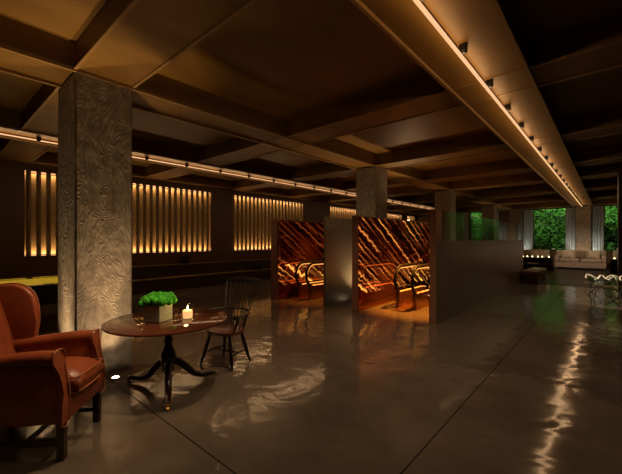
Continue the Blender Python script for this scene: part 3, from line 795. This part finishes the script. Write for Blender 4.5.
sofa(-1.18, 23.0, 2.15, 0, 'beige sofa with cushions in front of the far concrete column')
sofa(-3.75, 23.25, 2.3, 0, 'beige sofa left of the central one behind the candle console', 2, .8)
sofa(1.25, 23.25, 2.2, 0, 'beige sofa at the right edge behind the candle console', 2, .8)
def pillow(x, y, z, w, m, rz, label):
    o = obj('cushion', cushion_bm(w, .18, w*.85), m, smooth=True); o.location = (x, y, z+w*.85/2+.02); o.rotation_euler = (-.22, 0, rz)
    tag(o, label, 'cushion', 'sofa cushions')
pillow(-1.70, 23.5, .602, .50, M['pillow'], .05, 'cream cushion on the left seat of the central sofa')
pillow(-.60, 23.5, .602, .50, M['pillow'], -.06, 'cream cushion on the right seat of the central sofa')
pillow(-1.15, 23.55, .602, .44, M['pillow2'], .0, 'brown cushion in the middle of the central sofa')
pillow(-3.3, 23.62, .602, .42, M['pillow'], .05, 'cream cushion on the right seat of the left sofa')
pillow(-4.15, 23.62, .602, .42, M['pillow2'], .0, 'brown cushion on the left seat of the left sofa')
pillow(.65, 23.62, .602, .42, M['pillow2'], .0, 'brown cushion on the left seat of the right sofa')

def console(x, y, W, label):
    t = thing('console_table', label, 'table', (x, y, .012), 0, 'dark consoles with candles')
    bm = bm_(); box(bm, -W/2, W/2, 0, .55, .62, .68, .01); obj('top', bm, M['lowwood'], t)
    bm = bm_(); box(bm, -W/2+.04, W/2-.04, .03, .52, .28, .32); obj('shelf', bm, M['lowwood'], t)
    for s in (-1, 1):
        bm = bm_(); box(bm, min(s*W/2, s*(W/2-.05)), max(s*W/2, s*(W/2-.05)), .01, .54, 0, .62); obj('side_panel', bm, M['lowwood'], t)
    bm = bm_(); box(bm, -W/2+.05, W/2-.05, .49, .53, 0, .62); obj('back_panel', bm, M['lowwood'], t)
    return t
console(-2.95, 21.2, 1.6, 'dark console table with candles left of the central sofa')
console(.80, 21.6, 1.5, 'dark console table with candles right of the central sofa')
def tealight(x, y, z, label, grp):
    t = thing('tealight', label, 'candle', (x, y, z), 0, grp)
    bm = bm_(); lathe(bm, [(.035, 0), (.04, .07), (.036, .07), (.032, .006)], 12, cap=False); lathe(bm, [(.034, .001), (.034, .004)], 12); obj('glass', bm, M['clear'], t, smooth=True)
    bm = bm_(); lathe(bm, [(.028, .006), (.028, .05), (.006, .052), (.009, .062), (.001, .085)], 10); obj('wax_and_flame', bm, M['flame'], t, smooth=True)
for i, dx in enumerate((-.55, -.35, -.12, .12, .32, .6)):
    tealight(-2.95+dx, 21.4+.05*(i % 2), .694, 'small lit candle on the left console table', 'candles on the left console')
for i, dx in enumerate((-.6, -.42, -.2)):
    tealight(.80+dx, 21.8+.05*(i % 2), .694, 'small lit candle on the right console table', 'candles on the right console')
bm = bm_(); box(bm, -.24, .24, -.13, .13, 0, .06, .004); o = obj('book', bm, M['book']); o.location = (-3.05, 21.38, .335)
tag(o, 'cream book lying on the shelf of the left console table', 'book')
light('POINT', 'candle_group_glow', (-2.9, 21.5, .95), 3.5, (1, .6, .3), size=.1)
light('POINT', 'candle_group_glow', (.4, 21.8, .95), 3, (1, .6, .3), size=.1)

# leather bench
bx = thing('leather_bench', 'long low brown leather bench beside the end of the glass-topped partition', 'bench', (-2.16, 14.35, .012), 0)
bm = bm_(); box(bm, -.28, .28, .0, 2.3, .26, .46, .04, 3); obj('seat_cushion', bm, M['bench_leather'], bx, smooth=True)
bm = bm_(); box(bm, -.25, .25, .04, 2.26, .02, .258); obj('base', bm, M['bench_leather'], bx)

# curtains beside far windows
def curtain(x0, x1, label):
    t = thing('curtain', label, 'curtain', (x0, YF-.14, .06), 0, 'pale curtains beside the far windows')
    bm = bm_(); W = x1-x0; n = int(W/.02); A = []; B = []
    for i in range(n+1):
        x = W*i/n; y = .028*math.sin(x*2*PI/.115)
        A.append((x, y)); B.append((x, y+.012))
    prism(bm, A+B[::-1], 'z', 0, 3.43); obj('fabric', bm, M['curtain'], t, smooth=True, angle=60)
    bm = bm_(); box(bm, 0, W, -.02, .03, 3.43, 3.47); obj('rail', bm, M['clamp'], t)
curtain(-7.70, -7.28, 'pale curtain left of the window behind the glass screen')
curtain(-5.92, -5.45, 'pale curtain right of the window behind the glass screen')
curtain(-4.02, -3.52, 'pale curtain at the left edge of the wide green window')
curtain(-1.92, -1.45, 'pale curtain left of the far concrete column')
curtain(-.70, -.20, 'pale curtain right of the far concrete column')
for x in (-1.47, -.70, -4.0, -5.2):
    light('SPOT', 'curtain_light', (x, YF-.55, .35), 70, (.88, .97, .88), (x, YF-.1, 2.6), .05, spot=75, blend=.9)

# wire table with glass bowls
gx, gy = .02, 11.35
t = thing('glass_coffee_table', 'low table with tangled wire legs and round glass top', 'table', (gx, gy, 0), 0)
bm = bm_(); lathe(bm, [(.01, .50), (.50, .50), (.505, .506), (.50, .512), (.01, .512)], 40); obj('glass_top', bm, M['screen'], t, smooth=True)
bm = bm_(); tube(bm, [(.505*math.cos(a*PI/24), .505*math.sin(a*PI/24), .495) for a in range(48)], .006, 6, closed=True); obj('rim', bm, M['brass'], t, smooth=True)
for k in range(5):
    a = k*2*PI/5+.4; b = a+.5
    bm = bm_(); P = [(.36*math.cos(a), .36*math.sin(a), .49), (.50*math.cos(b), .50*math.sin(b), .26), (.36*math.cos(a+1.0), .36*math.sin(a+1.0), .01)]
    tube(bm, P, .010, 6); P = [(.36*math.cos(a), .36*math.sin(a), .49), (.50*math.cos(a-.4), .50*math.sin(a-.4), .25), (.36*math.cos(a-.9), .36*math.sin(a-.9), .01)]
    tube(bm, P, .010, 6); obj('leg', bm, M['clamp'], t)
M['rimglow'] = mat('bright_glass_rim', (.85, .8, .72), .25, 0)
for k, (dx, dy, r, lb) in enumerate(((-.33, -.05, .14, 'wide wavy glass bowl at the left of the wire table'), (.0, .05, .14, 'wavy glass bowl in the middle of the wire table'), (.33, -.04, .14, 'wavy glass bowl at the right of the wire table'))):
    b = thing('glass_bowl', lb, 'bowl', (gx+dx, gy+dy, .513), k*1.1, 'glass bowls on the wire table')
    bm = bm_(); n = 36; R = []
    for (rr, z) in ((.25, .0), (.6, .012), (.85, .05), (1.0, .10), (.985, .10), (.83, .056), (.58, .018), (.2, .006)):
        R.append([bm.verts.new((r*rr*(1+.12*math.sin(3*2*PI*i/n)*rr)*math.cos(2*PI*i/n), r*rr*(1+.12*math.sin(3*2*PI*i/n)*rr)*math.sin(2*PI*i/n), z+.045*rr*rr*(1+math.sin(3*2*PI*i/n+1)))) for i in range(n)])
    for A, B in zip(R[:-1], R[1:]):
        for i in range(n): bm.faces.new((A[i], A[(i+1) % n], B[(i+1) % n], B[i]))
    bm.faces.new(R[0][::-1]); bm.faces.new(R[-1])
    obj('bowl_glass', bm, M['screen'], b, smooth=True, angle=180)
    bm = bm_(); tube(bm, [(r*1.0*(1+.12*math.sin(3*2*PI*i/n))*math.cos(2*PI*i/n), r*(1+.12*math.sin(3*2*PI*i/n))*math.sin(2*PI*i/n), .102+.045*(1+math.sin(3*2*PI*i/n+1))) for i in range(n)], .014, 6, closed=True)
    obj('rim', bm, M['rimglow'], b, smooth=True, label='thick bright glass rim')
light('SPOT', 'table_spot', (-.1, 10.6, 3.4), 450, (1, .75, .5), (gx, gy, .5), .03, spot=34, blend=.5)

# dark panelled pier at the right edge
bm = bm_(); box(bm, .20, 1.3, 12.9, 14.2, .001, ZC-.026, .01); box(bm, .24, 1.26, 12.88, 12.9, .12, ZC-.1)
o = obj('wood_pier', bm, M['rightwood']); tag(o, 'dark red-brown wooden pier at the right edge of the view', 'column')

# ------------------------------------------------------------------ lighting
W_ = bpy.data.worlds.new('world'); bpy.context.scene.world = W_; W_.use_nodes = True
W_.node_tree.nodes['Background'].inputs[0].default_value = (.5, .35, .22, 1); W_.node_tree.nodes['Background'].inputs[1].default_value = .004
warm = (1, .68, .38)
light('SPOT', 'table_downlight', (-2.75, 2.55, 3.50), 150, warm, (tx, ty, .4), .04, spot=70, blend=.7)
light('SPOT', 'armchair_downlight', (-2.75, 1.45, 3.46), 200, warm, (ax+.1, ay+.05, .5), .05, spot=46, blend=.7)
light('SPOT', 'floor_spot', (-1.12, 2.0, 3.38), 75, (1, .76, .50), (-1.6, 2.6, 0), .16, spot=120, blend=.9)
light('SPOT', 'moss_spot', (-2.2, 2.2, 3.4), 42, (1, .86, .62), (vx, vy, .95), .03, spot=9, blend=.6)
light('SPOT', 'pool_table_light', (-8.6, 1.3, 3.3), 150, (1, .80, .5), (px_, py_, .8), .1, spot=52, blend=.6)
light('SPOT', 'floor_spot', (-3.6, 4.81, 3.52), 190, (1, .62, .36), (-3.6, 4.7, 0), .16, spot=110, blend=.9)  # added fill spot without a fixture, lifts the floor behind the windsor chair
for y in (4.5, 7.5, 10.5, 14):
    light('SPOT', 'track_downlight', (-1.12, y, 3.38), 55, (1, .76, .50), (-1.0, y, 0), .16, spot=110, blend=.9)
light('SPOT', 'sofa_downlight', (-1.0, 20.2, 3.4), 230, (1, .8, .6), (-1.2, 23.3, .6), .08, spot=60, blend=.8)

sc = bpy.context.scene
sc.view_settings.view_transform = 'Standard'; sc.view_settings.look = 'None'; sc.view_settings.gamma = 1; sc.view_settings.use_curve_mapping = False
sc.view_settings.exposure = 0.0
sc.cycles.use_denoising = True
sc.cycles.max_bounces = 8; sc.cycles.transparent_max_bounces = 12; sc.cycles.sample_clamp_indirect = 6
sc.cycles.caustics_reflective = False; sc.cycles.caustics_refractive = False
